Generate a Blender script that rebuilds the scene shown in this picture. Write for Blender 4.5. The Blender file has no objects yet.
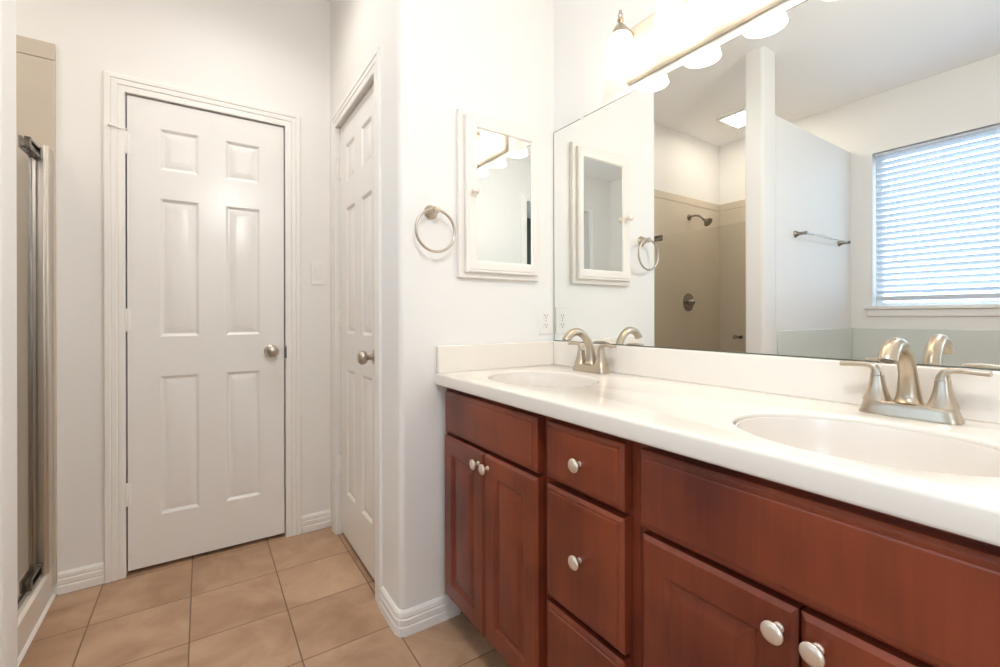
import bpy, bmesh, math, random
from mathutils import Vector, Matrix

random.seed(7)
PI = math.pi
C = bpy.context.scene.collection
scene = bpy.context.scene

# ------------------------------------------------------------------ camera
CAM_H = 1.111
YAW = math.atan(298 / 447.5)
cam_data = bpy.data.cameras.new('camera')
cam_data.sensor_width = 36.0
cam_data.lens = 447.5 / 1000 * 36.0
cam_data.shift_y = -17.3 / 1000
cam_data.clip_start = 0.02
cam = bpy.data.objects.new('camera', cam_data)
C.objects.link(cam)
cam.location = (0, 0, CAM_H)
cam.rotation_euler = (PI / 2, 0.0025, -YAW)
scene.camera = cam

# ------------------------------------------------------------------ exposure, world, daylight portals
scene.view_settings.view_transform = 'Standard'
scene.view_settings.look = 'None'
scene.view_settings.gamma = 1
scene.view_settings.use_curve_mapping = False
scene.view_settings.exposure = 1.06
SKY = (0.60, 0.79, 1.0)
SKY_STRENGTH = 4.5
LAMP_STRENGTH = 2.4
LAMP_COLOR = (1.0, 0.82, 0.60)

world = bpy.data.worlds.new('World')
scene.world = world
world.use_nodes = True
nt = world.node_tree
nt.nodes.clear()
wo = nt.nodes.new('ShaderNodeOutputWorld')
bg = nt.nodes.new('ShaderNodeBackground')
tc = nt.nodes.new('ShaderNodeTexCoord')
sx = nt.nodes.new('ShaderNodeSeparateXYZ')
rp = nt.nodes.new('ShaderNodeValToRGB')
mr = nt.nodes.new('ShaderNodeMapRange')
mr.inputs['From Min'].default_value = -0.15
mr.inputs['From Max'].default_value = 0.12
rp.color_ramp.elements[0].color = (0.20, 0.22, 0.22, 1)
rp.color_ramp.elements[1].color = (*SKY, 1)
nt.links.new(tc.outputs['Generated'], sx.inputs[0])
nt.links.new(sx.outputs['Z'], mr.inputs['Value'])
nt.links.new(mr.outputs[0], rp.inputs[0])
nt.links.new(rp.outputs[0], bg.inputs['Color'])
bg.inputs['Strength'].default_value = SKY_STRENGTH
nt.links.new(bg.outputs[0], wo.inputs[0])


def portal(name, loc, rot, sx_, sy_):
    d = bpy.data.lights.new(name, 'AREA')
    d.shape = 'RECTANGLE'
    d.size = sx_
    d.size_y = sy_
    d.cycles.is_portal = True
    o = bpy.data.objects.new(name, d)
    C.objects.link(o)
    o.location = loc
    o.rotation_euler = rot
    return o


# window openings: bathroom window (wall_left) and the bedroom window behind the doorway
XL = -1.726                     # left wall plane
WY0, WY1, WZ0, WZ1 = -0.02, 1.268, 1.168, 2.345
BX = -2.25                      # bedroom left wall plane
BWY0, BWY1, BWZ0, BWZ1 = -2.85, -1.40, 0.35, 2.60
portal('daylight_portal', (XL - 0.17, (WY0 + WY1) / 2, (WZ0 + WZ1) / 2), (0, -PI / 2, 0), WZ1 - WZ0, WY1 - WY0)
portal('daylight_portal', (BX - 0.17, (BWY0 + BWY1) / 2, (BWZ0 + BWZ1) / 2), (0, -PI / 2, 0), BWZ1 - BWZ0, BWY1 - BWY0)


def fill_light(name, loc, power, col, radius):
    d = bpy.data.lights.new(name, 'POINT')
    d.energy = power
    d.color = col
    d.shadow_soft_size = radius
    o = bpy.data.objects.new(name, d)
    C.objects.link(o)
    o.location = loc
    return o


# added fill lights without fixtures: near the camera and above the door nook
fill_light('bath_fill_light', (0.22, 0.14, 2.12), 14, (0.99, 0.98, 0.97), 0.10)
d = bpy.data.lights.new('nook_fill_spot', 'SPOT')  # added spot that brightens the nook, no fixture behind it
d.energy = 14
d.color = (1.0, 0.96, 0.91)
d.shadow_soft_size = 0.06
d.spot_size = math.radians(150)
d.spot_blend = 1.0
o = bpy.data.objects.new('nook_fill_spot', d)
C.objects.link(o)
o.location = (0.12, 1.90, 2.77)

try:
    scene.cycles.max_bounces = 16
    scene.cycles.diffuse_bounces = 8
    scene.cycles.glossy_bounces = 8
    scene.cycles.transparent_max_bounces = 12
    scene.cycles.sample_clamp_indirect = 4.0
    scene.cycles.caustics_reflective = True
    scene.cycles.caustics_refractive = False
except Exception:
    pass


# ------------------------------------------------------------------ materials
def new_mat(name):
    m = bpy.data.materials.new(name)
    m.use_nodes = True
    n = m.node_tree.nodes
    return m, n, m.node_tree.links, n['Principled BSDF']


def plain(name, col, rough=0.5, metal=0.0, bump=0.0, bscale=200.0, vary=0.0, vscale=3.0, stretch=None, spec=None, coat=0.0):
    m, n, l, b = new_mat(name)
    b.inputs['Base Color'].default_value = (*col, 1)
    b.inputs['Roughness'].default_value = rough
    b.inputs['Metallic'].default_value = metal
    if spec is not None:
        b.inputs['Specular IOR Level'].default_value = spec
    b.inputs['Coat Weight'].default_value = coat
    b.inputs['Coat Roughness'].default_value = 0.12
    if vary or bump:
        t = n.new('ShaderNodeTexCoord')
        mp = n.new('ShaderNodeMapping')
        if stretch:
            mp.inputs['Scale'].default_value = stretch
        l.new(t.outputs['Object'], mp.inputs[0])
    if vary:
        nz = n.new('ShaderNodeTexNoise')
        nz.inputs['Scale'].default_value = vscale
        nz.inputs['Detail'].default_value = 5
        l.new(mp.outputs[0], nz.inputs['Vector'])
        cr = n.new('ShaderNodeValToRGB')
        cr.color_ramp.elements[0].position = 0.3
        cr.color_ramp.elements[1].position = 0.7
        cr.color_ramp.elements[0].color = tuple(max(0, c * (1 - vary)) for c in col) + (1,)
        cr.color_ramp.elements[1].color = tuple(min(1, c * (1 + vary)) for c in col) + (1,)
        l.new(nz.outputs['Fac'], cr.inputs[0])
        l.new(cr.outputs[0], b.inputs['Base Color'])
    if bump:
        nb = n.new('ShaderNodeTexNoise')
        nb.inputs['Scale'].default_value = bscale
        nb.inputs['Detail'].default_value = 2
        l.new(mp.outputs[0], nb.inputs['Vector'])
        bp = n.new('ShaderNodeBump')
        bp.inputs['Strength'].default_value = bump
        bp.inputs['Distance'].default_value = 0.002
        l.new(nb.outputs['Fac'], bp.inputs['Height'])
        l.new(bp.outputs[0], b.inputs['Normal'])
    return m


M = {}
M['paint'] = plain('wall_paint', (0.85, 0.84, 0.82), 0.55, bump=0.12, bscale=120)
M['ceiling'] = plain('ceiling_paint', (0.90, 0.90, 0.90), 0.8, bump=0.2, bscale=90)
M['trim'] = plain('trim_paint', (0.87, 0.86, 0.835), 0.28)
M['door'] = plain('door_paint', (0.86, 0.853, 0.838), 0.25, bump=0.06, bscale=60, stretch=(1, 1, .1))
M['cabinet_white'] = plain('cabinet_white_paint', (0.86, 0.82, 0.77), 0.3)
M['nickel'] = plain('brushed_nickel', (0.54, 0.46, 0.36), 0.29, 1.0)
M['plate'] = plain('satin_backplate', (0.68, 0.62, 0.52), 0.35, 0.0)
M['shower_metal'] = plain('shower_nickel', (0.34, 0.30, 0.26), 0.22, 1.0)
M['frame'] = plain('satin_aluminium', (0.66, 0.62, 0.56), 0.32, 1.0)
M['steel'] = plain('satin_steel', (0.52, 0.46, 0.40), 0.30, 1.0)
M['dark_steel'] = plain('dark_chrome', (0.22, 0.20, 0.18), 0.2, 1.0)
M['knob'] = plain('satin_knob_metal', (0.86, 0.75, 0.64), 0.30, 0.75)
M['counter'] = plain('cultured_marble', (0.85, 0.80, 0.73), 0.14, vary=0.012, vscale=4)
M['sink'] = plain('sink_porcelain', (0.79, 0.74, 0.68), 0.16)
M['pan'] = plain('shower_pan_acrylic', (0.78, 0.72, 0.64), 0.25)
M['surround'] = plain('shower_surround', (0.60, 0.53, 0.44), 0.3, vary=0.03, vscale=2)
M['tub_tile'] = plain('tub_surround_panel', (0.70, 0.74, 0.70), 0.2)
M['blind'] = None
M['outlet'] = plain('outlet_plastic', (0.86, 0.84, 0.80), 0.35)
M['black'] = plain('slot_black', (0.03, 0.03, 0.03), 0.6)
M['rubber'] = plain('seal_rubber', (0.05, 0.045, 0.04), 0.5)
M['caulk'] = plain('caulk', (0.85, 0.82, 0.78), 0.5)
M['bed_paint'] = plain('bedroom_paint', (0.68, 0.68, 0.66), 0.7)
M['bed_shade'] = plain('bedroom_painted_shade', (0.10, 0.12, 0.105), 0.7)  # shade put into the colour: dark tone for the unlit bedroom
M['carpet'] = plain('bedroom_carpet', (0.42, 0.36, 0.29), 0.95, bump=0.4, bscale=300)
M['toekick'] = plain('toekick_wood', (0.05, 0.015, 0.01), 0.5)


def mat_wood():
    m, n, l, b = new_mat('cherry_wood')
    t = n.new('ShaderNodeTexCoord')
    mp = n.new('ShaderNodeMapping')
    mp.inputs['Scale'].default_value = (30, 30, 1.6)
    nz = n.new('ShaderNodeTexNoise')
    nz.inputs['Scale'].default_value = 3
    nz.inputs['Detail'].default_value = 6
    nz2 = n.new('ShaderNodeTexNoise')
    nz2.inputs['Scale'].default_value = 5
    nz2.inputs['Detail'].default_value = 2
    l.new(t.outputs['Object'], mp.inputs[0])
    l.new(mp.outputs[0], nz.inputs['Vector'])
    l.new(t.outputs['Object'], nz2.inputs['Vector'])
    mx = n.new('ShaderNodeMath')
    mx.operation = 'MULTIPLY_ADD'
    mx.inputs[1].default_value = 0.25
    l.new(nz.outputs['Fac'], mx.inputs[0])
    ml = n.new('ShaderNodeMath')
    ml.operation = 'MULTIPLY'
    ml.inputs[1].default_value = 0.75
    l.new(nz2.outputs['Fac'], ml.inputs[0])
    l.new(ml.outputs[0], mx.inputs[2])
    cr = n.new('ShaderNodeValToRGB')
    e = cr.color_ramp.elements
    e[0].position, e[1].position = 0.32, 0.68
    e[0].color = (0.100, 0.0160, 0.0085, 1)
    e[1].color = (0.250, 0.050, 0.019, 1)
    l.new(mx.outputs[0], cr.inputs[0])
    l.new(cr.outputs[0], b.inputs['Base Color'])
    b.inputs['Roughness'].default_value = 0.33
    b.inputs['Coat Weight'].default_value = 0.15
    b.inputs['Coat Roughness'].default_value = 0.2
    return m


M['wood'] = mat_wood()


def mat_tile(px, py, x0, y0, grout_w):
    m, n, l, b = new_mat('floor_tile')
    t = n.new('ShaderNodeTexCoord')
    sp = n.new('ShaderNodeSeparateXYZ')
    l.new(t.outputs['Object'], sp.inputs[0])

    def math_(op, a, bb=None):
        q = n.new('ShaderNodeMath')
        q.operation = op
        for i, v in enumerate((a, bb)):
            if v is None:
                continue
            if isinstance(v, (int, float)):
                q.inputs[i].default_value = v
            else:
                l.new(v, q.inputs[i])
        return q.outputs[0]
    ux = math_('DIVIDE', math_('SUBTRACT', sp.outputs['X'], x0), px)
    uy = math_('DIVIDE', math_('SUBTRACT', sp.outputs['Y'], y0), py)
    dx = math_('PINGPONG', ux, 0.5)
    dy = math_('PINGPONG', uy, 0.5)
    d = math_('MINIMUM', math_('MULTIPLY', dx, px), math_('MULTIPLY', dy, py))
    mr_ = n.new('ShaderNodeMapRange')
    mr_.inputs['From Min'].default_value = grout_w * 0.35
    mr_.inputs['From Max'].default_value = grout_w * 0.65
    l.new(d, mr_.inputs['Value'])
    cid = n.new('ShaderNodeCombineXYZ')
    l.new(math_('FLOOR', ux), cid.inputs[0])
    l.new(math_('FLOOR', uy), cid.inputs[1])
    wn = n.new('ShaderNodeTexWhiteNoise')
    wn.noise_dimensions = '2D'
    l.new(cid.outputs[0], wn.inputs['Vector'])
    off = n.new('ShaderNodeVectorMath')
    off.operation = 'MULTIPLY_ADD'
    off.inputs[1].default_value = (7, 7, 7)
    l.new(wn.outputs['Color'], off.inputs[0])
    l.new(t.outputs['Object'], off.inputs[2])
    nz = n.new('ShaderNodeTexNoise')
    nz.inputs['Scale'].default_value = 4.5
    nz.inputs['Detail'].default_value = 7
    nz.inputs['Roughness'].default_value = 0.6
    nz.inputs['Distortion'].default_value = 0.6
    l.new(off.outputs[0], nz.inputs['Vector'])
    cr = n.new('ShaderNodeValToRGB')
    e = cr.color_ramp.elements
    e[0].position, e[1].position = 0.30, 0.72
    e[0].color = (0.36, 0.215, 0.130, 1)
    e[1].color = (0.58, 0.385, 0.255, 1)
    l.new(nz.outputs['Fac'], cr.inputs[0])
    hs = n.new('ShaderNodeHueSaturation')
    vr = n.new('ShaderNodeMapRange')
    vr.inputs['To Min'].default_value = 0.93
    vr.inputs['To Max'].default_value = 1.06
    l.new(wn.outputs['Value'], vr.inputs['Value'])
    l.new(vr.outputs[0], hs.inputs['Value'])
    l.new(cr.outputs[0], hs.inputs['Color'])
    mix = n.new('ShaderNodeMix')
    mix.data_type = 'RGBA'
    l.new(mr_.outputs[0], mix.inputs['Factor'])
    mix.inputs['A'].default_value = (0.20, 0.115, 0.068, 1)
    l.new(hs.outputs[0], mix.inputs['B'])
    l.new(mix.outputs['Result'], b.inputs['Base Color'])
    bp = n.new('ShaderNodeBump')
    bp.inputs['Strength'].default_value = 0.5
    bp.inputs['Distance'].default_value = 0.002
    l.new(mr_.outputs[0], bp.inputs['Height'])
    l.new(bp.outputs[0], b.inputs['Normal'])
    b.inputs['Roughness'].default_value = 0.42
    return m


M['tile'] = mat_tile(0.3065, 0.303, -0.0385, 1.860, 0.0045)


def mat_mirror():
    m, n, l, b = new_mat('mirror_silver')
    b.inputs['Base Color'].default_value = (0.90, 0.915, 0.895, 1)
    b.inputs['Metallic'].default_value = 1.0
    b.inputs['Roughness'].default_value = 0.0
    return m


M['mirror'] = mat_mirror()


def mat_glass(name, tint, refl=1.0):
    m = bpy.data.materials.new(name)
    m.use_nodes = True
    n, l = m.node_tree.nodes, m.node_tree.links
    n.clear()
    o = n.new('ShaderNodeOutputMaterial')
    tr = n.new('ShaderNodeBsdfTransparent')
    tr.inputs[0].default_value = (*tint, 1)
    gl = n.new('ShaderNodeBsdfGlossy')
    gl.inputs['Roughness'].default_value = 0.02
    fr = n.new('ShaderNodeFresnel')
    fr.inputs['IOR'].default_value = 1.45
    mx = n.new('ShaderNodeMixShader')
    ge = n.new('ShaderNodeNewGeometry')
    iv = n.new('ShaderNodeMath')
    iv.operation = 'SUBTRACT'
    iv.inputs[0].default_value = 1.0
    l.new(ge.outputs['Backfacing'], iv.inputs[1])
    ml = n.new('ShaderNodeMath')
    ml.operation = 'MULTIPLY'
    l.new(fr.outputs[0], ml.inputs[0])
    l.new(iv.outputs[0], ml.inputs[1])
    l.new(ml.outputs[0], mx.inputs[0])
    l.new(tr.outputs[0], mx.inputs[1])
    l.new(gl.outputs[0], mx.inputs[2])
    l.new(mx.outputs[0], o.inputs[0])
    return m


M['shower_glass'] = mat_glass('shower_glass', (0.955, 0.955, 0.935))
M['window_glass'] = mat_glass('window_glass', (0.95, 0.97, 0.97))


def mat_emit(name, col, strength, base=(0.9, 0.88, 0.84)):
    m, n, l, b = new_mat(name)
    b.inputs['Base Color'].default_value = (*base, 1)
    b.inputs['Roughness'].default_value = 0.25
    b.inputs['Emission Color'].default_value = (*col, 1)
    b.inputs['Emission Strength'].default_value = strength
    return m


M['lamp'] = mat_emit('opal_glass_lit', LAMP_COLOR, LAMP_STRENGTH)
M['shower_lamp'] = mat_emit('shower_lens_lit', (1.0, 0.90, 0.76), 14.0)


def mat_blind():
    m = bpy.data.materials.new('blind_vinyl')
    m.use_nodes = True
    n, l = m.node_tree.nodes, m.node_tree.links
    b = n['Principled BSDF']
    b.inputs['Base Color'].default_value = (0.62, 0.66, 0.74, 1)
    b.inputs['Roughness'].default_value = 0.45
    t = n.new('ShaderNodeBsdfTranslucent')
    t.inputs[0].default_value = (0.8, 0.84, 0.9, 1)
    mx = n.new('ShaderNodeMixShader')
    mx.inputs[0].default_value = 0.01
    l.new(b.outputs[0], mx.inputs[1])
    l.new(t.outputs[0], mx.inputs[2])
    l.new(mx.outputs[0], n['Material Output'].inputs[0])
    return m


M['blind'] = mat_blind()


# ------------------------------------------------------------------ mesh helpers
ORIGIN = {}


class MB:
    """collects geometry in world coordinates and links it as ONE mesh object"""

    def __init__(self):
        self.v, self.f = [], []

    def add(self, verts, faces):
        k = len(self.v)
        self.v += [tuple(p) for p in verts]
        self.f += [tuple(i + k for i in f) for f in faces]
        return self

    def box(self, a, b):
        x0, y0, z0 = (min(p, q) for p, q in zip(a, b))
        x1, y1, z1 = (max(p, q) for p, q in zip(a, b))
        return self.add([(x0, y0, z0), (x1, y0, z0), (x1, y1, z0), (x0, y1, z0), (x0, y0, z1), (x1, y0, z1), (x1, y1, z1), (x0, y1, z1)],
                        [(0, 3, 2, 1), (4, 5, 6, 7), (0, 1, 5, 4), (1, 2, 6, 5), (2, 3, 7, 6), (3, 0, 4, 7)])

    def prism(self, poly, z0, z1):
        """extrude a horizontal polygon (counter-clockwise) from z0 to z1"""
        n = len(poly)
        return self.add([(x, y, z0) for x, y in poly] + [(x, y, z1) for x, y in poly],
                        [tuple(reversed(range(n))), tuple(range(n, 2 * n))] + [(i, (i + 1) % n, n + (i + 1) % n, n + i) for i in range(n)])

    def rings(self, rings, cap0=True, cap1=True):
        n = len(rings[0])
        vs = [p for r in rings for p in r]
        fs = []
        for k in range(len(rings) - 1):
            for i in range(n):
                a, b = k * n + i, k * n + (i + 1) % n
                fs.append((a, b, b + n, a + n))
        if cap0:
            fs.append(tuple(reversed(range(n))))
        if cap1:
            fs.append(tuple(range((len(rings) - 1) * n, len(rings) * n)))
        return self.add(vs, fs)

    def tube(self, path, rad, seg=16, cap=True, ratio=1.0, ref=(0, 0, 1)):
        """sweep a circle (or an ellipse) along a path; rad is a number or one per point"""
        P = [Vector(p) for p in path]
        rs = rad if isinstance(rad, (list, tuple)) else [rad] * len(P)
        rings = []
        up = None
        for i, p in enumerate(P):
            t = (P[min(i + 1, len(P) - 1)] - P[max(i - 1, 0)]).normalized()
            if up is None:
                up = Vector(ref)
                if abs(up.dot(t)) > 0.95:
                    up = Vector((1, 0, 0)) if abs(t.x) < 0.9 else Vector((0, 1, 0))
            up = (up - t * up.dot(t)).normalized()
            sd = t.cross(up)
            rings.append([p + (sd * math.cos(2 * PI * k / seg) * ratio + up * math.sin(2 * PI * k / seg)) * rs[i] for k in range(seg)])
        return self.rings(rings, cap, cap)

    def lathe(self, prof, base, axis=(0, 0, 1), seg=32, cap=True):
        """prof: list of (radius, distance along axis) from base"""
        ax = Vector(axis).normalized()
        u = ax.orthogonal().normalized()
        w = ax.cross(u)
        b = Vector(base)
        rings = [[b + ax * h + (u * math.cos(2 * PI * k / seg) + w * math.sin(2 * PI * k / seg)) * max(r, 1e-5) for k in range(seg)] for r, h in prof]
        return self.rings(rings, cap, cap)

    def torus(self, center, n, R, r, seg=64, s2=14):
        n = Vector(n).normalized()
        u = n.orthogonal().normalized()
        w = n.cross(u)
        c = Vector(center)
        vs, fs = [], []
        for i in range(seg):
            a = 2 * PI * i / seg
            d = u * math.cos(a) + w * math.sin(a)
            for j in range(s2):
                q = 2 * PI * j / s2
                vs.append(c + d * (R + r * math.cos(q)) + n * r * math.sin(q))
        for i in range(seg):
            for j in range(s2):
                fs.append((i * s2 + j, ((i + 1) % seg) * s2 + j, ((i + 1) % seg) * s2 + (j + 1) % s2, i * s2 + (j + 1) % s2))
        return self.add(vs, fs)

    def build(self, name, mat, parent=None, bevel=0.0, seg=2, origin=None, angle=35, flat=False):
        me = bpy.data.meshes.new(name)
        if parent is not None:
            o = ORIGIN[parent.name]
        elif origin is not None:
            o = Vector(origin)
        else:
            xs, ys, zs = zip(*self.v)
            o = Vector(((min(xs) + max(xs)) / 2, (min(ys) + max(ys)) / 2, min(zs)))
        me.from_pydata([tuple(Vector(p) - o) for p in self.v], [], self.f)
        bm = bmesh.new()
        bm.from_mesh(me)
        bmesh.ops.remove_doubles(bm, verts=bm.verts, dist=1e-6)
        bmesh.ops.recalc_face_normals(bm, faces=bm.faces)
        bm.to_mesh(me)
        bm.free()
        if not flat:
            for p in me.polygons:
                p.use_smooth = True
            me.set_sharp_from_angle(angle=math.radians(angle))
        me.materials.append(mat)
        ob = bpy.data.objects.new(name, me)
        C.objects.link(ob)
        if parent is not None:
            ob.parent = parent
        else:
            ob.location = o
        ORIGIN[ob.name] = o
        if bevel:
            md = ob.modifiers.new('bevel', 'BEVEL')
            md.width = bevel
            md.segments = seg
            md.limit_method = 'ANGLE'
            md.angle_limit = math.radians(40)
            md.harden_normals = False
        return ob


def tag(o, label, cat, group=None):
    o['label'] = label
    o['category'] = cat
    if group:
        o['group'] = group
    return o


def thing(name, loc, label, cat, group=None):
    o = bpy.data.objects.new(name, None)
    o.empty_display_size = 0.05
    C.objects.link(o)
    o.location = loc
    ORIGIN[o.name] = Vector(loc)
    return tag(o, label, cat, group)


def struct(o, label=None, cat=None):
    o['kind'] = 'structure'
    if label:
        o['label'] = label
    if cat:
        o['category'] = cat
    return o


def copy_tree(src, delta, parent=None):
    """copy of a thing with copies of its parts and sub-parts, moved by delta (top level only)"""
    c = src.copy()
    C.objects.link(c)
    if parent is not None:
        c.parent = parent
    else:
        c.location = src.location + Vector(delta)
    ORIGIN[c.name] = ORIGIN[src.name] + Vector(delta)
    for ch in [q for q in bpy.data.objects if q.parent == src]:
        copy_tree(ch, delta, c)
    return c


def ell(cx, cy, a, b, n=64, ph=0.0):
    return [(cx + a * math.cos(2 * PI * i / n + ph), cy + b * math.sin(2 * PI * i / n + ph)) for i in range(n)]


def superell(cx, cy, a, b, z, e=4.0, n=48):
    out = []
    for i in range(n):
        t = 2 * PI * i / n
        ct, st = math.cos(t), math.sin(t)
        out.append((cx + a * math.copysign(abs(ct) ** (2 / e), ct), cy + b * math.copysign(abs(st) ** (2 / e), st), z))
    return out


def spline(pts, n=8):
    """Catmull-Rom through points (tuples of any length)"""
    out = []
    P = [pts[0]] + list(pts) + [pts[-1]]
    for i in range(1, len(P) - 2):
        for k in range(n):
            t = k / n
            out.append(tuple(0.5 * ((2 * b) + (c - a) * t + (2 * a - 5 * b + 4 * c - d) * t * t + (3 * b - a - 3 * c + d) * t ** 3)
                             for a, b, c, d in zip(P[i - 1], P[i], P[i + 1], P[i + 2])))
    out.append(tuple(pts[-1]))
    return out


def panelled(mb, T, W, Hh, thick, panels, prof, edge=0.0, edge_d=0.0):
    """a slab in (u right, v up, w outwards) with routed panels on its face; T maps (u,v,w) to the world.
    prof: list of (inset, depth) running from the panel rim inwards."""
    us = sorted({edge, W - edge, *[p[0] for p in panels], *[p[1] for p in panels]})
    vs = sorted({edge, Hh - edge, *[p[2] for p in panels], *[p[3] for p in panels]})

    def inside(u, v):
        return any(p[0] < u < p[1] and p[2] < v < p[3] for p in panels)
    for i in range(len(us) - 1):
        for j in range(len(vs) - 1):
            u0, u1, v0, v1 = us[i], us[i + 1], vs[j], vs[j + 1]
            if inside((u0 + u1) / 2, (v0 + v1) / 2):
                continue
            mb.add([T(u0, v0, 0), T(u1, v0, 0), T(u1, v1, 0), T(u0, v1, 0)], [(0, 1, 2, 3)])
    for (u0, u1, v0, v1) in panels:
        prev = [(u0, v0, 0), (u1, v0, 0), (u1, v1, 0), (u0, v1, 0)]
        for ins, dep in prof:
            cur = [(u0 + ins, v0 + ins, -dep), (u1 - ins, v0 + ins, -dep), (u1 - ins, v1 - ins, -dep), (u0 + ins, v1 - ins, -dep)]
            mb.add([T(*p) for p in prev + cur], [(k, (k + 1) % 4, 4 + (k + 1) % 4, 4 + k) for k in range(4)])
            prev = cur
        mb.add([T(*p) for p in prev], [(0, 1, 2, 3)])
    r0 = [(edge, edge, 0), (W - edge, edge, 0), (W - edge, Hh - edge, 0), (edge, Hh - edge, 0)]
    r1 = [(0, 0, -edge_d), (W, 0, -edge_d), (W, Hh, -edge_d), (0, Hh, -edge_d)]
    r2 = [(0, 0, -thick), (W, 0, -thick), (W, Hh, -thick), (0, Hh, -thick)]
    # the face grid may split the outer edge: side strips follow every grid point
    pts = [(u, edge) for u in us] + [(W - edge, v) for v in vs[1:]] + [(u, Hh - edge) for u in reversed(us[:-1])] + [(edge, v) for v in reversed(vs[1:-1])]

    def outer(p):
        u, v = p
        return (0 if u <= edge + 1e-9 else W if u >= W - edge - 1e-9 else u, 0 if v <= edge + 1e-9 else Hh if v >= Hh - edge - 1e-9 else v)
    n = len(pts)
    A = [T(u, v, 0) for u, v in pts]
    B = [T(*outer(p), -edge_d) for p in pts]
    D = [T(*outer(p), -thick) for p in pts]
    if edge or edge_d:
        mb.add(A + B, [(k, (k + 1) % n, n + (k + 1) % n, n + k) for k in range(n)])
    mb.add(B + D, [(k, (k + 1) % n, n + (k + 1) % n, n + k) for k in range(n)])
    mb.add(D, [tuple(reversed(range(n)))])
    return mb


def casing(mb, T, u0, u1, v0, v1, prof, bottom=False):
    """door or window casing mitred round an opening; prof: (offset outwards from the opening, height)"""
    ring = lambda d: [(u0 - d, v0), (u0 - d, v1 + d), (u1 + d, v1 + d), (u1 + d, v0)] if not bottom else [(u0 - d, v0 - d), (u0 - d, v1 + d), (u1 + d, v1 + d), (u1 + d, v0 - d)]
    n = len(prof)
    m_ = 4
    vs = []
    for d, h in prof:
        vs += [T(u, v, h) for u, v in ring(d)]
    fs = []
    segs = 3 if not bottom else 4
    for i in range(n):
        j = (i + 1) % n
        for k in range(segs):
            k2 = (k + 1) % 4
            fs.append((i * m_ + k, j * m_ + k, j * m_ + k2, i * m_ + k2))
    if not bottom:
        fs.append(tuple(i * m_ for i in range(n)))
        fs.append(tuple(i * m_ + 3 for i in reversed(range(n))))
    return mb.add(vs, fs)


CAS = [(0, 0), (0, .009), (.004, .011), (.020, .0115), (.026, .0095), (.029, .0135), (.044, .0145), (.048, .0125), (.051, .0165), (.066, .0165), (.070, .014), (.070, 0)]
BASE = [(0, 0), (.014, 0), (.014, .030), (.0115, .034), (.0115, .037), (.0135, .040), (.0135, .056), (.0105, .060), (.0105, .063), (.012, .066), (.010, .078), (.004, .086), (0, .086)]


def base_run(mb, pts, left=True):
    """skirting along floor points; its profile leans to the left-hand side of travel"""
    P = [Vector((x, y)) for x, y in pts]
    rows = []
    for i, p in enumerate(P):
        d1 = (p - P[i - 1]).normalized() if i > 0 else (P[1] - p).normalized()
        d2 = (P[i + 1] - p).normalized() if i < len(P) - 1 else d1
        n1, n2 = Vector((-d1.y, d1.x)), Vector((-d2.y, d2.x))
        nn = (n1 + n2)
        nn = nn / max(nn.dot(n1), 1e-6)
        rows.append([(p.x + nn.x * w, p.y + nn.y * w, h) for w, h in BASE])
    return mb.rings(rows)


# ================================================================== room shell
XM = 1.272        # vanity (mirror) wall plane
YE = 1.486        # end wall plane (medicine cabinet)
XC = 0.571        # closet wall plane
YF = 2.484        # far wall plane (panelled door)
ZC = 2.785        # ceiling
YB = -1.0         # back wall plane behind the camera
XS = -0.498       # shower door plane
T_ = 0.14

struct(MB().box((XL - T_, YB - T_, -0.08), (XM + T_, YF + 0.3, 0.0)).build('floor', M['tile'], origin=(0, 0, 0)))
struct(MB().box((XL - T_, YB - T_, ZC), (XM + T_, YF + 0.3, ZC + 0.1)).build('ceiling', M['ceiling']))
# far wall with the recess of the panelled door
D1X0, D1X1, D1Z = -0.272, 0.350, 2.072
w = MB()
w.box((XL - T_, YF, 0), (D1X0, YF + 0.12, ZC)).box((D1X1, YF, 0), (XM + T_, YF + 0.12, ZC)).box((D1X0, YF, D1Z), (D1X1, YF + 0.12, ZC))
w.box((XL - T_, YF + 0.12, 0), (XM + T_, YF + 0.3, ZC))
struct(w.build('wall_far', M['paint'], flat=True))
# end wall and closet wall in one block with a rounded outside corner and the closet door recess
r = 0.022
D2Y0, D2Y1, D2Z = 1.738, 2.360, 2.075
arc = [(XC + r - r * math.cos(a), YE + r - r * math.sin(a)) for a in [PI / 2 * k / 8 for k in range(9)]]   # from (XC, YE+r) to (XC+r, YE)
foot = arc + [(XM + T_, YE), (XM + T_, YF), (XC, YF)]
rec = arc + [(XM + T_, YE), (XM + T_, YF), (XC, YF), (XC, D2Y1), (XC + .12, D2Y1), (XC + .12, D2Y0), (XC, D2Y0)]
w = MB().prism(rec, 0, D2Z).prism(foot, D2Z, ZC)
struct(w.build('wall_end', M['paint'], angle=30))
struct(MB().box((XM, YB - T_, 0), (XM + T_, YE, ZC)).build('wall_right', M['paint']))
# left wall with the window opening
w = MB()
w.box((XL - T_, YB - T_, 0), (XL, WY0, ZC)).box((XL - T_, WY1, 0), (XL, YF, ZC)).box((XL - T_, WY0, 0), (XL, WY1, WZ0)).box((XL - T_, WY0, WZ1), (XL, WY1, ZC))
struct(w.build('wall_left', M['paint'], flat=True))
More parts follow.
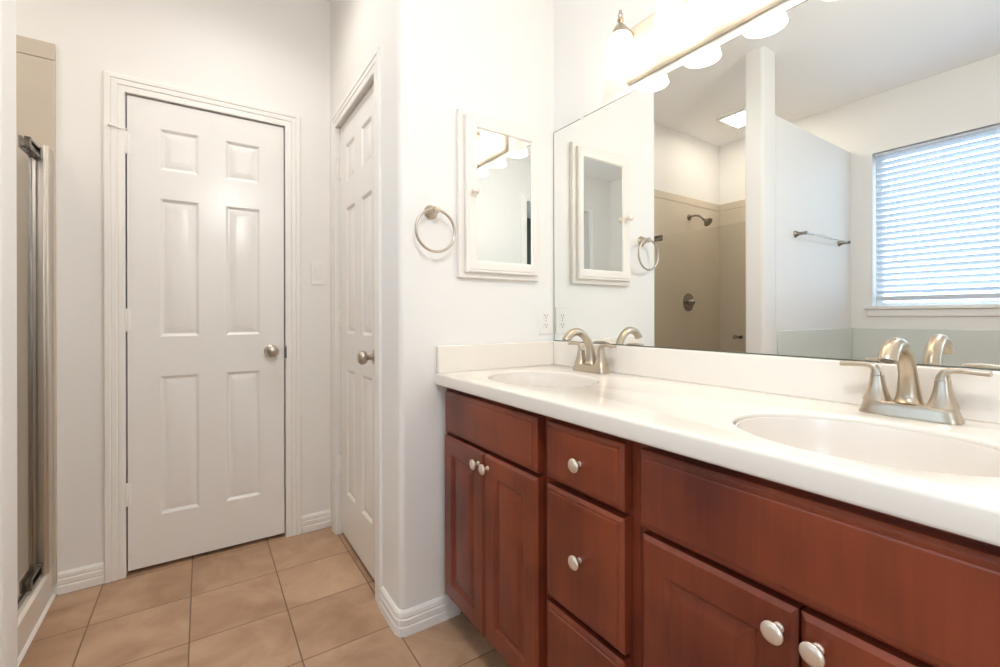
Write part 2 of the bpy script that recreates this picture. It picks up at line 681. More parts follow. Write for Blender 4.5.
# partition between bath and shower: low wall and full-height end post
PY0, PY1 = 1.402, 1.520
PX0, PX1 = -0.524, -0.362
pz = 2.395
w = MB()
w.box((XL, PY0 + 0.004, 0), (PX0, PY1, pz))
rr = 0.018
post = []
for (cx_, cy_, a0) in ((PX1 - rr, PY0 + rr, -PI / 2), (PX1 - rr, PY1 - rr, 0), (PX0 + .004, PY1 - .004, PI / 2), (PX0 + rr, PY0 + rr, PI)):
    q = rr if cx_ != PX0 + .004 else .004
    post += [(cx_ + q * math.cos(a0 + PI / 2 * k / 6), cy_ + q * math.sin(a0 + PI / 2 * k / 6)) for k in range(7)]
w.prism(post, 0, ZC)
struct(w.build('wall_partition', M['paint'], angle=30))
# back wall with a tall cased doorway to the bedroom
BDX0, BDX1, BDZ = -1.36, -0.415, 2.37
w = MB()
w.box((XL - T_, YB - .12, 0), (BDX0, YB, ZC)).box((BDX1, YB - .12, 0), (XM + T_, YB, ZC)).box((BDX0, YB - .12, BDZ), (BDX1, YB, ZC))
struct(w.build('wall_back', M['paint'], flat=True))
struct(casing(MB(), lambda u, v, h: (-u, YB + h, v), -BDX1, -BDX0, 0, BDZ, CAS).build('trim_3', M['trim']))
# bedroom beyond the doorway (seen twice reflected in the mirrors)
YBB = -3.2
BXR = 1.4
struct(MB().box((BX - T_, YBB - T_, -0.08), (BXR, YB - .12, -0.001)).build('floor_bedroom', M['carpet']))
struct(MB().box((BX - T_, YBB - T_, ZC), (BXR, YB - .12, ZC + .1)).build('ceiling_bedroom', M['ceiling']))
struct(MB().box((BX - T_, YBB - T_, 0), (BXR, YBB, ZC)).build('wall_bedroom_back', M['bed_shade']))  # wall coloured dark in place of shade, for the strip in the cabinet mirror
struct(MB().box((BXR, YBB, 0), (BXR + T_, YB - .12, ZC)).build('wall_bedroom_right', M['bed_paint']))
struct(MB().box((BX - T_, YB - .26, 0), (XL - T_, YB - .12, ZC)).build('wall_bedroom_front', M['bed_paint']))
w = MB()
w.box((BX - T_, YBB, 0), (BX, BWY0, ZC)).box((BX - T_, BWY1, 0), (BX, YB - .12, ZC)).box((BX - T_, BWY0, 0), (BX, BWY1, BWZ0)).box((BX - T_, BWY0, BWZ1), (BX, BWY1, ZC))
struct(w.build('wall_bedroom_left', M['bed_paint'], flat=True))


def window(name, X, y0, y1, z0, z1, bars):
    fr = MB()
    a, b = X - 0.13, X - 0.085
    t = 0.040
    fr.box((a, y0, z0), (b, y0 + t, z1)).box((a, y1 - t, z0), (b, y1, z1)).box((a, y0 + t, z0), (b, y1 - t, z0 + t)).box((a, y0 + t, z1 - t), (b, y1 - t, z1))
    for kind, p in bars:
        if kind == 'v':
            fr.box((a + .008, p - .022, z0 + t), (b - .008, p + .022, z1 - t))
        else:
            fr.box((a + .008, y0 + t, p - .022), (b - .008, y1 - t, p + .022))
    o = struct(fr.build(name, M['trim'], bevel=.003))
    MB().box((X - .111, y0 + t - .004, z0 + t - .004), (X - .107, y1 - t + .004, z1 - t + .004)).build('pane', M['window_glass'], o)
    return o


win = window('window_1', XL, WY0, WY1, WZ0, WZ1, [])
s = MB()
s.box((XL - .085, WY0, WZ0 - .001), (XL + .001, WY1, WZ0 + .012)).box((XL, WY0 - .045, WZ0 - .012), (XL + .032, WY1 + .045, WZ0 + .012))
s.build('window_sill', M['trim'], win, bevel=.004)
MB().box((XL, WY0 - .03, WZ0 - .065), (XL + .014, WY1 + .03, WZ0 - .012)).build('apron', M['trim'], win, bevel=.003)
window('window_2', BX, BWY0, BWY1, BWZ0, BWZ1, [('h', 1.4)])

# bath surround splash panels under the window and along the partition, with a small ledge
s = MB()
zt = 1.012
s.box((XL, PY0 - .008, .45), (PX0 - .01, PY0 + .003, zt)).box((XL, YB + .3, .45), (XL + .012, PY0 - .008, zt))
struct(s.build('trim_4', M['tub_tile'], bevel=.004))

# skirting
struct(base_run(MB(), [(-0.343, YF), (-0.484, YF)]).build('baseboard_far', M['trim'], angle=25))
struct(base_run(MB(), [(XC - .0005, YF), (0.4215, YF)]).build('baseboard_nook', M['trim'], angle=25))
o = struct(base_run(MB(), [(0.80, YE), (XC + r, YE), (XC + .3 * r, YE + .3 * r), (XC, YE + r), (XC, 1.668)]).build('baseboard_end', M['trim'], angle=25))
# casings
struct(casing(MB(), lambda u, v, h: (u, YF - h, v), D1X0, D1X1, 0, D1Z, CAS).build('trim_1', M['trim'], angle=25))
CAS2 = [(d, h * .72) for d, h in CAS]
struct(casing(MB(), lambda u, v, h: (XC - h, -u, v), -D2Y1 + .003, -D2Y0 - .003, 0, D2Z - .003, CAS2).build('trim_2', M['trim'], angle=25))


# ------------------------------------------------------------------ panelled doors
PROF = [(.004, .002), (.012, .0085), (.017, .0085), (.042, .002), (.046, .0015)]
KNOB = [(.032, 0), (.032, .004), (.029, .008), (.016, .011), (.0125, .014), (.0115, .030), (.0135, .034), (.022, .038), (.0275, .045), (.0290, .053), (.0270, .061), (.0215, .068), (.012, .072), (0, .073)]


def six_panel(name, T, W, Hh, kn_u, hinge_u, axis, label, stop_dir):
    ps = []
    k = W / 0.615
    for (a, b) in ((.112, .258), (.363, .508)):
        for (v0, v1) in ((.217, .829), (1.004, 1.617), (1.744, 1.927)):
            ps.append((a * k, b * k, v0, v1))
    d = struct(panelled(MB(), T, W, Hh, .035, ps, PROF).build(name, M['door'], angle=12), label, 'door')
    b = T(kn_u, .922, 0)
    n = Vector(axis)
    ro = MB().lathe(KNOB[:6], b, axis).build('rosette', M['steel'], d)
    MB().lathe(KNOB[5:], b, axis).build('knob', M['steel'], ro)
    for v in (.33, 1.078, 1.838):
        hm = MB()
        p = Vector(T(hinge_u, v, .006))
        hm.lathe([(.003, -.050), (.0055, -.048), (.0065, -.045), (.0065, -.016), (.0058, -.0155), (.0058, -.0145), (.0065, -.014), (.0065, .014), (.0058, .0145), (.0058, .0155), (.0065, .016), (.0065, .045), (.0055, .048), (.003, .050)], p, (0, 0, 1), 16)
        hs = 1 if hinge_u < W / 2 else -1
        q0, q1 = T(hinge_u + hs * .005, v - .044, -.001), T(hinge_u + hs * .016, v + .044, .0015)
        hm.box(q0, q1)
        hm.build('hinge', M['trim'], d)
    # hinge-pin door stop on the top hinge
    sm = MB()
    p = Vector(T(hinge_u, 1.892, .008))
    e = Vector(T(hinge_u + stop_dir * .045, 1.897, .022))
    sm.tube([p, p.lerp(e, .5), e], .0035, 10)
    sm.lathe([(.004, 0), (.0075, .001), (.0075, .008), (.004, .010)], e, (e - p))
    sm.lathe([(.007, -.003), (.007, .004)], p, (0, 0, 1))
    sm.build('door_stop', M['outlet'], d)
    return d


six_panel('door_1', lambda u, v, h: (-0.2665 + u, YF + .001 - h, .020 + v), 0.611, 2.045, .553, -.004, (0, -1, 0),
          'white six-panel door facing the camera with a satin knob at its right edge', -1)
MB().box((D1X1 - .006, YF - .0125, .905), (D1X1 + .0045, YF - .006, .962)).build('strike_plate', M['dark_steel'], bpy.data.objects['door_1'])
six_panel('door_2', lambda u, v, h: (XC + .018 - h, 2.355 - u, .024 + v), 0.612, 2.044, .552, -.004, (-1, 0, 0),
          'white six-panel closet door seen edge-on beside the rounded wall corner', -1)

# ------------------------------------------------------------------ shower
# pan with curb
s = MB()
s.box((XL, PY1, 0), (XS - .085, YF, .045))
cy0, cy1 = PY1, YF - .001
prof = [(-.085, 0), (-.085, .112), (-.078, .117), (-.010, .117), (0, .109), (0, 0)]
s.rings([[(XS + a, y, z) for a, z in prof] for y in (cy0, cy1)])
o = struct(s.build('trim_5', M['pan'], angle=25))
MB().rings([[(XS + a, y, z) for a, z in [(0, 0), (.010, 0), (.007, .005), (0, .009)]] for y in (cy0, cy1)]).build('caulk_bead', M['caulk'], o)
# beige surround panels: far wall, left wall, back of the partition
s = MB()
zs0, zs1, zg = .045, 2.205, 2.135
XSR = -0.486
for (a, b) in (((XL, YF - .012), (XSR, YF)), ((XL, PY1), (XL + .012, YF - .012)), ((XL + .012, PY1), (PX0 - .0, PY1 + .012))):
    s.box((a[0], a[1], zs0), (b[0], b[1], zg))
for (a, b) in (((XL, YF - .010), (XSR, YF)), ((XL, PY1), (XL + .010, YF - .010)), ((XL + .010, PY1), (PX0 - .0, PY1 + .010))):
    s.box((a[0], a[1], zg + .004), (b[0], b[1], zs1))
for (a, b) in (((XL, YF - .006), (XSR, YF)), ((XL, PY1), (XL + .006, YF - .006))):
    s.box((a[0], a[1], zg), (b[0], b[1], zg + .004))
struct(s.build('wall_shower_surround', M['surround'], bevel=.002))

sd = thing('shower_door', (XS - .04, 1.95, .117), 'frameless clear glass shower door on the white curb, nickel wall jamb', 'shower door')
GX = XS - .030
MB().box((GX - .004, 1.545, .135), (GX + .004, 2.335, 1.748)).build('glass_panel', M['shower_glass'], sd, bevel=.0008)
j = MB()
j.box((GX - .018, 2.412, .118), (XS + .004, YF - .0125, 1.775))
j.box((GX - .010, 2.396, .118), (XS - .004, 2.412, 1.772))
j.build('wall_jamb', M['frame'], sd, bevel=.003)
MB().box((GX - .007, 2.340, .14), (GX + .005, 2.385, 1.745)).build('hinge_stile', M['dark_steel'], sd, bevel=.003)
for z in (.155, 1.735):
    b_ = MB()
    b_.box((GX + .004, 2.255, z - .020), (GX + .020, 2.385, z - .012)).box((GX + .004, 2.255, z + .012), (GX + .020, 2.385, z + .020))
    b_.box((GX + .004, 2.255, z - .020), (GX + .020, 2.267, z + .020)).box((GX - .012, 2.262, z - .022), (GX - .004, 2.388, z + .022)).box((GX + .004, 2.373, z - .022), (GX + .022, 2.388, z + .022))
    b_.build('pivot_bracket', M['dark_steel'], sd, bevel=.002)
MB().box((GX - .009, 1.55, .119), (GX + .009, 2.335, .140)).build('bottom_sweep', M['dark_steel'], sd, bevel=.003)
h = MB()
for sgn in (1, -1):
    h.lathe([(.008, 0), (.008, .010), (.011, .014), (.015, .026), (.0155, .034), (.013, .040), (0, .041)], (GX + .004 * sgn, 1.655, .965), (sgn, 0, 0), 20)
h.build('door_pull', M['dark_steel'], sd)

hx = 2.536 - 3.75
sh = thing('overhead_shower', (hx, YF - .012, 2.02), 'small nickel shower head on a bent arm high on the beige shower wall', 'shower head')
MB().lathe([(.030, 0), (.030, .004), (.022, .010), (.011, .013)], (hx, YF - .012, 2.02), (0, -1, 0), 24).build('flange', M['shower_metal'], sh)
pth = spline([(hx, YF - .015, 2.02), (hx, YF - .06, 2.026), (hx, YF - .11, 2.015), (hx, YF - .15, 1.985)], 6)
MB().tube(pth, .0095, 14).build('shower_arm', M['shower_metal'], sh)
MB().lathe([(.009, 0), (.016, .004), (.016, .016), (.012, .022), (.020, .036), (.036, .052), (.041, .060), (.041, .070), (.036, .074), (0, .074)], pth[-1], (0, -.75, -.66), 28).build('spray_head', M['shower_metal'], sh)

vx = 2.536 - 3.735
sv = thing('shower_valve', (vx, YF - .012, 1.235), 'round nickel shower valve with lever on the beige shower wall', 'shower valve')
MB().lathe([(.083, 0), (.083, .004), (.074, .009), (.040, .013)], (vx, YF - .012, 1.235), (0, -1, 0), 40).build('escutcheon', M['shower_metal'], sv)
lv = MB().lathe([(.030, .010), (.028, .030), (.024, .050), (.018, .058), (0, .060)], (vx, YF - .012, 1.235), (0, -1, 0), 24)
lv.tube([(vx, YF - .058, 1.235), (vx + .03, YF - .064, 1.233), (vx + .075, YF - .070, 1.236), (vx + .085, YF - .072, 1.237)], [.011, .0085, .010, .007], 12)
lv.build('lever_handle', M['shower_metal'], sv)

sl = thing('shower_ceiling_light', (-1.26, 1.98, ZC), 'square lit flush light on the ceiling inside the shower', 'ceiling light')
f = MB()
lx0, lx1, ly0, ly1 = -1.42, -1.10, 1.82, 2.14
f.box((lx0, ly0, ZC - .022), (lx1, ly0 + .022, ZC)).box((lx0, ly1 - .022, ZC - .022), (lx1, ly1, ZC)).box((lx0, ly0 + .022, ZC - .022), (lx0 + .022, ly1 - .022, ZC)).box((lx1 - .022, ly0 + .022, ZC - .022), (lx1, ly1 - .022, ZC))
f.build('light_frame', M['trim'], sl, bevel=.003)
MB().box((lx0 + .02, ly0 + .02, ZC - .018), (lx1 - .02, ly1 - .02, ZC - .006)).build('lens', M['shower_lamp'], sl)

# towel bar on the partition (seen in the mirror)
tb = thing('towel_bar', (-1.2, PY0, 1.655), 'thin nickel towel bar on the low white partition beside the window', 'towel bar')
bx0, bx1, bz = -1.50, -0.79, 1.658
for x in (bx0, bx1):
    MB().lathe([(.024, 0), (.024, .004), (.018, .010), (.0115, .030), (.010, .052), (.012, .062), (.012, .072), (.008, .075), (0, .0755)], (x, PY0 + .004, bz), (0, -1, 0), 24).build('post', M['shower_metal'], tb)
MB().tube([(bx0, PY0 - .058, bz), (bx1, PY0 - .058, bz)], .006, 12).build('bar', M['shower_metal'], tb)

# ------------------------------------------------------------------ window blind
bl = thing('window_blind', (XL - .04, (WY0 + WY1) / 2, WZ0), 'white horizontal slat blind, half open, in the bathroom window', 'blind')
bxc = XL - 0.040
hr = MB().box((bxc - .026, WY0 + .012, WZ1 - .026), (bxc + .026, WY1 - .012, WZ1 - .006))
hr.build('head_rail', M['blind'], bl, bevel=.004)
sm = MB()
zt_, zb_ = WZ1 - .045, WZ0 + .118
ns = 24
tilt = math.radians(-25)
for i in range(ns):
    z = zb_ + (zt_ - zb_) * i / (ns - 1)
    prof_ = []
    for k in range(7):
        q = -1 + 2 * k / 6
        a = q * .0245
        prof_.append((a, .0028 * (1 - q * q)))
    pts = [(a, b) for a, b in prof_] + [(a, b - .0028) for a, b in reversed(prof_)]
    rot = [(a * math.cos(tilt) + b * math.sin(tilt), -a * math.sin(tilt) + b * math.cos(tilt)) for a, b in pts]
    sm.rings([[(bxc + a, y, z + b) for a, b in rot] for y in (WY0 + .016, WY1 - .016)])
sm.build('slats', M['blind'], bl, angle=40)
MB().box((bxc - .024, WY0 + .016, WZ0 + .052), (bxc + .024, WY1 - .016, WZ0 + .086)).build('bottom_rail', M['blind'], bl, bevel=.004)
cm = MB()
for y in (WY0 + .14, (WY0 + WY1) / 2, WY1 - .14):
    for dx in (-.0255, .0255):
        cm.tube([(bxc + dx, y, WZ0 + .07), (bxc + dx, y, WZ1 - .02)], .0012, 6)
cm.build('ladder_cord', M['blind'], bl)

# ------------------------------------------------------------------ vanity cabinets
XFF = 0.751      # face frame plane
XD = 0.720       # door and drawer faces
ZCT, ZCB = 0.905, 0.863
CPROF = [(.003, .0005), (.010, .0075), (.014, .0080), (.036, .0035), (.040, .0030)]


def face_T(y_left, z0):
    return lambda u, v, h: (XD - h, y_left - u, z0 + v)


def cabinet(y0, y1, label, kind):
    cb = thing('vanity_cabinet' if kind == 'door' else 'drawer_cabinet', (1.0, (y0 + y1) / 2, 0), label, 'cabinet', 'cherry vanity cabinets')
    b_ = MB().box((XFF, y0, .10), (XFF + .019, y1, ZCB)).box((XFF + .019, y0, .10), (XM - .012, y0 + .016, ZCB)).box((XFF + .019, y1 - .016, .10), (XM - .012, y1, ZCB))
    b_.box((XFF + .019, y0 + .016, .10), (XM - .012, y1 - .016, .118)).box((XM - .02, y0 + .016, .118), (XM - .012, y1 - .016, ZCB))
    b_.build('carcass', M['wood'], cb)
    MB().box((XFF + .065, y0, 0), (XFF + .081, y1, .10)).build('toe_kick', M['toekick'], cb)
    return cb


KP = [(.0075, 0), (.0075, .002), (.0055, .004), (.0048, .010), (.0062, .0145), (.0140, .0175), (.0158, .0200), (.0160, .0225), (.0140, .0250), (.008, .0268), (0, .0272)]


def knob_on(parent, y, z):
    MB().lathe(KP, (XD, y, z), (-1, 0, 0), 28).build('knob', M['knob'], parent)


def front(cb, name, yl, yr, z0, z1, panel, knob=None):
    """yl is the far (left in view) end, yr the near end"""
    W, Hh = yl - yr, z1 - z0
    ps = [(.052, W - .052, .056, Hh - .056)] if panel else []
    e = .008
    mb = MB()
    if panel:
        panelled(mb, face_T(yl, z0), W, Hh, .0295, ps, CPROF, e, .0065)
    else:
        # slab with a routed stepped edge
        panelled(mb, face_T(yl, z0), W, Hh, .0295, [(.013, W - .013, .013, Hh - .013)], [(.001, -.0020), (.004, -.0028)], .007, .0055)
    p = mb.build(name, M['wood'], cb, angle=8)
    if knob:
        knob_on(p, *knob)
    return p


c1 = cabinet(0.896, YE - .002, 'dark cherry sink cabinet against the medicine-cabinet wall, false front over two doors', 'door')
front(c1, 'false_front', 1.440, .915, .702, .846, False)
front(c1, 'door', 1.447, 1.177, .118, .689, True, (1.205, .650))
front(c1, 'door', 1.173, .914, .118, .689, True, (1.150, .650))
c2 = cabinet(0.607, 0.895, 'dark cherry cabinet of three stacked drawers between the two sink cabinets', 'drawer')
front(c2, 'drawer', .876, .627, .705, .846, False, (.752, .772))
front(c2, 'drawer', .876, .627, .409, .690, False, (.752, .552))
front(c2, 'drawer', .876, .627, .118, .395, False, (.752, .256))
c3 = cabinet(-0.035, 0.606, 'dark cherry sink cabinet nearest the camera, below the right basin', 'door')
front(c3, 'false_front', .588, .016, .692, .846, False)
front(c3, 'door', .582, .304, .118, .681, True, (.328, .643))
front(c3, 'door', .300, .022, .118, .681, True, (.276, .643))

# countertop with two oval cut-outs
B1 = (0.940, 1.165, .163, .203)
B2 = (0.940, 0.293, .165, .205)
CY0, CY1, CX0, CX1 = -0.05, YE - .001, .7040, XM - .001


def curve_slab(outer, holes, z0, z1, bev):
    cu = bpy.data.curves.new('slab', 'CURVE')
    cu.dimensions = '2D'
    cu.fill_mode = 'BOTH'
    cu.extrude = (z1 - z0) / 2 - bev
    cu.bevel_depth = bev
    cu.bevel_resolution = 3
    cu.offset = -bev
    for pts in [outer] + holes:
        sp = cu.splines.new('POLY')
        sp.points.add(len(pts) - 1)
        for p, (x, y) in zip(sp.points, pts):
            p.co = (x, y, 0, 1)
        sp.use_cyclic_u = True
    ob = bpy.data.objects.new('slab', cu)
    C.objects.link(ob)
    dg = bpy.context.evaluated_depsgraph_get()
    me = bpy.data.meshes.new_from_object(ob.evaluated_get(dg))
    vs = [(v.co.x, v.co.y, v.co.z + (z0 + z1) / 2) for v in me.vertices]
    fs = [tuple(p.vertices) for p in me.polygons]
    bpy.data.objects.remove(ob)
    bpy.data.curves.remove(cu)
    return MB().add(vs, fs)


ct = thing('countertop', (1.0, .7, ZCB), 'long cream cultured marble vanity countertop with backsplash under the mirror', 'countertop')
slab = curve_slab([(CX0, CY0), (CX1, CY0), (CX1, CY1), (CX0, CY1)],
                  [list(reversed(ell(B1[0], B1[1], B1[2], B1[3], 144))), list(reversed(ell(B2[0], B2[1], B2[2], B2[3], 144)))], ZCB, ZCT, .007)
slab.build('slab', M['counter'], ct, angle=40)
MB().box((XM - .0215, CY0, ZCT - .001), (XM - .001, CY1, 1.004)).build('backsplash', M['counter'], ct, bevel=.004, seg=3)
MB().box((CX0 + .004, CY1 - .020, ZCT - .001), (XM - .0215, CY1, 1.004)).build('side_splash', M['counter'], ct, bevel=.004, seg=3)


def basin(Bc, label):
    cx_, cy_, a, b = Bc
    t = thing('sink_basin', (cx_, cy_, ZCT - .155), label, 'sink', 'oval vanity basins')
    prof_ = [(.984, .031), (.970, .0305), (.963, .024), (.946, 0), (.92, -.030), (.86, -.062), (.75, -.092), (.56, -.112), (.30, -.120), (.12, -.122)]
    rg = [[(x, y, ZCB + z) for x, y in ell(cx_, cy_, a * k, b * k, 64)] for k, z in prof_]
    ro = [[(x, y, ZCB + z - .010) for x, y in ell(cx_, cy_, a * k + (.0 if z > -.001 else .006), b * k + (.0 if z > -.001 else .006), 64)] for k, z in reversed([(.984, .031), (.984, .022), (.984, .010), (.980, -.004)] + prof_[4:])]
    m_ = MB().rings(rg + ro, False, False)
    n = 64
    m_.f += [(i, (i + 1) % n, (2 * len(prof_) - 1) * n + (i + 1) % n, (2 * len(prof_) - 1) * n + i) for i in range(n)]
    m_.build('bowl', M['sink'], t, angle=60)
    MB().lathe([(.022, -.004), (.0225, .0015), (.019, .003), (.016, .001), (.014, .003), (0, .004)], (cx_, cy_, ZCB - .1215), (0, 0, 1), 24).build('drain', M['nickel'], t)
    return t


basin(B1, 'white oval undermount basin set in the far left end of the countertop')
basin(B2, 'white oval undermount basin set in the near right part of the countertop')

# ------------------------------------------------------------------ faucets
FX, FY = 1.1950, 0.297
ZF = ZCT + .0005
fa = thing('faucet', (FX, FY, ZF), 'brushed nickel two-handle faucet behind the near right basin', 'faucet', 'two-handle basin faucets')
secs = [(.0790, .0275, 0, 5), (.0790, .0275, .003, 5), (.0762, .0255, .010, 5), (.0735, .0238, .018, 5), (.0715, .0225, .0255, 5), (.0700, .0210, .0272, 5), (.066, .016, .0278, 5)]
MB().rings([superell(FX, FY, b, a, ZF + z, e) for a, b, z, e in secs]).build('base_plate', M['nickel'], fa, angle=50)
path = spline([(0, .025), (-.002, .042), (.001, .070), (.009, .098), (.027, .126), (.054, .1455), (.081, .1475), (.104, .1385), (.119, .124), (.122, .119)], 6)
rads = []
for i in range(len(path)):
    k = i / (len(path) - 1)
    rads.append(.0228 - .0078 * min(1, k / .30) + (.0010 * max(0, (k - .6) / .4)))
for i, q in enumerate((.0275, .0250, .0234, .0222, .0214, .0208)):
    rads[i] = q
sp_ = MB().tube([(FX - d, FY, ZF + z) for d, z in path], rads, 24, True, .92, ref=(0, 1, 0))
e0, e1 = Vector((FX - path[-2][0], FY, ZF + path[-2][1])), Vector((FX - path[-1][0], FY, ZF + path[-1][1]))
spout = sp_.build('spout', M['nickel'], fa, angle=50)
MB().lathe([(.0105, 0), (.0105, .0008), (.0, .0008)], e1, e1 - e0, 20).build('aerator', M['dark_steel'], spout)
for sgn in (1, -1):
    hy = FY + sgn * .0508
    hb = MB()
    prf = [(.0232, .0265), (.0210, .032), (.0175, .043), (.0145, .056), (.0122, .069), (.0114, .0785)]
    hb.rings([superell(FX, hy, r_, r_, ZF + z, 3.0, 32) for r_, z in prf])
    body = hb.build('handle_body', M['nickel'], fa, angle=50)
    lv = MB()
    # lever: rises from the body and bends outwards into a flat bar
    pc = spline([(0, .0795), (.001, .088), (.006, .0965), (.017, .0995), (.034, .0998), (.052, .0985), (.064, .0980)], 5)
    rings = []
    for i, (d, z) in enumerate(pc):
        k = i / (len(pc) - 1)
        a = pc[min(i + 1, len(pc) - 1)]
        b0 = pc[max(i - 1, 0)]
        tx, tz = a[0] - b0[0], a[1] - b0[1]
        L_ = math.hypot(tx, tz)
        nx, nz_ = -tz / L_, tx / L_
        wdt = .0116 - .0018 * min(1, k / .45) + .001 * max(0, k - .6)
        hgt = .0116 + (.0054 - .0116) * min(1, k / .45)
        ring = []
        for j in range(24):
            t_ = 2 * PI * j / 24
            ct_, st_ = math.cos(t_), math.sin(t_)
            ee = 2 / 3.0
            q1 = math.copysign(abs(ct_) ** ee, ct_) * wdt
            q2 = math.copysign(abs(st_) ** ee, st_) * hgt
            ring.append((FX + q1, hy + sgn * (d + nx * q2), ZF + z + nz_ * q2))
        rings.append(ring)
    lv.rings(rings)
    lv.build('lever', M['nickel'], body, angle=45)
f2 = copy_tree(fa, (0, 1.190 - FY, 0))
f2['label'] = 'brushed nickel two-handle faucet behind the far left basin'

# ------------------------------------------------------------------ wall mirror
MZ0, MZ1, MY0, MY1 = 1.0045, 1.905, -0.05, YE - .003
mi = thing('wall_mirror', (XM, (MY0 + MY1) / 2, MZ0), 'large frameless wall mirror above the backsplash', 'mirror')
MB().box((XM - .0042, MY0 + .003, MZ0 + .003), (XM - .004, MY1 - .003, MZ1 - .003)).build('mirror_face', M['mirror'], mi)
MB().box((XM - .004, MY0, MZ0), (XM - .0005, MY1, MZ1)).build('mirror_edge', plain('mirror_edge_glass', (.12, .13, .10), .2), mi)
for y in (1.308, .62):
    MB().box((XM - .0075, y - .009, MZ1 - .007), (XM - .0005, y + .009, MZ1 + .010)).build('clip', M['outlet'], mi, bevel=.002)

# ------------------------------------------------------------------ vanity light
vl = thing('vanity_light', (XM, .74, 1.94), 'brushed nickel vanity bar light with lit white bell shades above the mirror', 'light fixture')
LY = [1.037, .843, .649, .455]
bp0, bp1 = .405, 1.075
MB().box((XM - .022, bp0, 1.932), (XM - .0005, bp1, 2.122)).build('back_plate', M['plate'], vl, bevel=.011, seg=4)
LX, LZ = 1.184, 1.944
for y in LY:
    am = MB()
    am.tube(spline([(XM - .024, y, 2.085), (LX + .030, y, 2.095), (LX + .008, y, 2.100), (LX, y, 2.094)], 5), .0075, 12)
    arm = am.build('arm', M['nickel'], vl)
    MB().lathe([(.0105, 0), (.0090, .004), (.0055, .009), (.0105, .016), (.0105, .021), (.005, .027), (.0085, .034), (.0080, .039), (.004, .045), (.0050, .051), (0, .056)], (LX, y, 2.096), (0, 0, 1), 18).build('finial', M['nickel'], arm)
    MB().lathe([(.012, .032), (.018, .026), (.030, .006), (.0345, -.004), (.033, -.006), (0, -.002)], (LX, y, 2.066), (0, 0, 1), 28).build('socket_cup', M['nickel'], arm)
    pr = [(q, h_ * .87) for q, h_ in [(.031, .138), (.036, .132), (.041, .115), (.0435, .090), (.0455, .060), (.0500, .030), (.0540, .010), (.0570, .0), (.0550, .001), (.0480, .028), (.0435, .060), (.0410, .090), (.0385, .113), (.034, .129), (.028, .134)]]
    shd = MB().lathe(pr, (LX, y, LZ), (0, 0, 1), 40, False).build('shade', M['lamp'], vl, angle=60)
    MB().lathe([(.013, .105), (.013, .085), (.020, .068), (.027, .048), (.027, .034), (.020, .022), (0, .017)], (LX, y, LZ), (0, 0, 1), 24).build('bulb', M['lamp'], shd)

# ------------------------------------------------------------------ medicine cabinet
mc = thing('medicine_cabinet', (.97, YE, 1.258), 'white framed medicine cabinet with mirrored door on the end wall', 'cabinet')
MB().box((.7935, 1.4655, 1.256), (1.172, YE - .0005, 1.886)).build('cabinet_box', M['cabinet_white'], mc, bevel=.003)
dX0, dX1, dZ0, dZ1 = .816, 1.152, 1.276, 1.864
mX0, mX1, mZ0, mZ1 = .865, 1.121, 1.3215, 1.819
fm = MB()
fy0, fy1 = 1.447, 1.464


def fr_T(u, v, h):
    return (u, fy0 - h, v)


def frame_ring(mb, rects):
    """nested rectangles (x0,x1,z0,z1,y) joined into a closed moulding"""
    pts = []
    for x0, x1, z0, z1, y in rects:
        pts += [(x0, y, z0), (x1, y, z0), (x1, y, z1), (x0, y, z1)]
    n = len(rects)
    fs = []
    for i in range(n):
        j = (i + 1) % n
        for k in range(4):
            k2 = (k + 1) % 4
            fs.append((i * 4 + k, i * 4 + k2, j * 4 + k2, j * 4 + k))
    return mb.add(pts, fs)


def inset(d, y):
    return (dX0 + d, dX1 - d, dZ0 + d, dZ1 - d, y)


inn = (mX0, mX1, mZ0, mZ1)
frame_ring(fm, [inset(0, fy1), inset(0, fy0 + .004), inset(.004, fy0), inset(.010, fy0 + .0005), inset(.013, fy0 - .002), inset(.026, fy0 - .002),
                (mX0 - .006, mX1 + .006, mZ0 - .006, mZ1 + .006, fy0 - .0005), (mX0, mX1, mZ0, mZ1, fy0 + .006), (mX0, mX1, mZ0, mZ1, fy1)])
dr = fm.build('door', M['cabinet_white'], mc, angle=20)
MB().box((mX0 - .004, fy0 + .006, mZ0 - .004), (mX1 + .004, fy0 + .010, mZ1 + .004)).build('mirror', M['mirror'], dr)
MB().lathe([(.006, 0), (.005, .006), (.0055, .012), (.012, .016), (.0145, .021), (.013, .027), (.007, .0305), (0, .031)], (.842, fy0 - .002, 1.575), (0, -1, 0), 24).build('knob', M['knob'], dr)

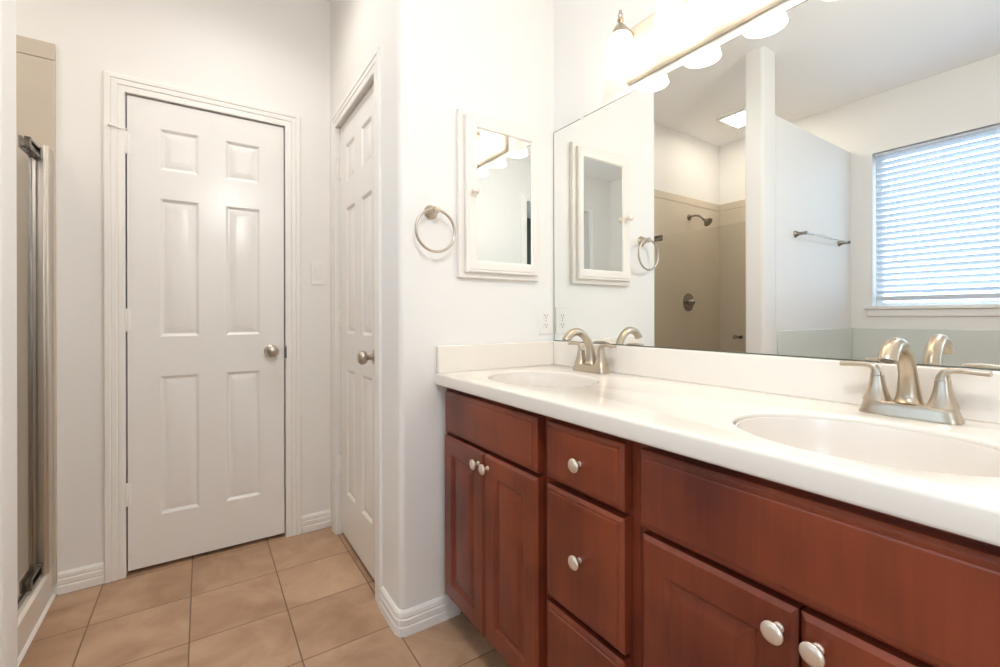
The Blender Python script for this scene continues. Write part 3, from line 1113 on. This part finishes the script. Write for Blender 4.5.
# ------------------------------------------------------------------ towel ring
tr = thing('towel_ring', (.689, YE, 1.487), 'brushed nickel towel ring hanging on the end wall left of the medicine cabinet', 'towel ring')
MB().lathe([(.026, 0), (.026, .004), (.021, .009), (.0135, .030), (.012, .043), (.0135, .050), (.0115, .055), (0, .056)], (.689, YE, 1.487), (0, -1, 0), 28).build('post', M['nickel'], tr)
R_ = .0745
ry = YE - .045
MB().torus((.688, ry, 1.487 - R_ + .002), (0, 1, 0), R_, .0048).build('ring', M['steel'], tr)

# ------------------------------------------------------------------ outlet and switch
ou = thing('wall_outlet', (1.2215, YE, 1.092), 'ivory duplex outlet on the end wall between mirror and medicine cabinet', 'outlet')
MB().box((1.186, YE - .005, 1.034), (1.257, YE - .0003, 1.150)).build('cover_plate', M['outlet'], ou, bevel=.003, seg=3)
for z in (1.0725, 1.1115):
    pts = superell(0, 0, .0165, .0145, 0, 3.2, 28)
    rc = MB().rings([[(1.2215 + x, y_, z + y) for x, y, _ in pts] for y_ in (YE - .004, YE - .0068)]).build('receptacle', M['outlet'], ou)
    sl_ = MB()
    for dx, hh in ((-.0065, .0045), (.0065, .0036)):
        sl_.box((1.2215 + dx - .0012, YE - .0072, z + .002 - hh), (1.2215 + dx + .0012, YE - .0066, z + .002 + hh))
    sl_.lathe([(.0028, 0), (.0028, .0005)], (1.2215, YE - .0067, z - .0085), (0, -1, 0), 12)
    sl_.build('slots', M['black'], rc)
MB().lathe([(.0035, 0), (.0032, .0012), (0, .0014)], (1.2215, YE - .0048, 1.092), (0, -1, 0), 12).build('screw', M['nickel'], ou)

sw = thing('light_switch', (.507, YF, 1.336), 'white rocker light switch on the wall right of the panelled door', 'switch')
MB().box((.472, YF - .006, 1.279), (.542, YF - .0003, 1.393)).build('cover_plate', M['trim'], sw, bevel=.003, seg=3)
rk = MB()
rk.rings([[(x, y, z) for x, y, z in ((.4905, YF - .006, 1.303), (.5235, YF - .006, 1.303), (.5235, YF - .006, 1.369), (.4905, YF - .006, 1.369))],
          [(.491, YF - .0075, 1.3035), (.523, YF - .0075, 1.3035), (.523, YF - .0115, 1.3685), (.491, YF - .0115, 1.3685)]])
rk.build('rocker', M['trim'], sw, bevel=.001)
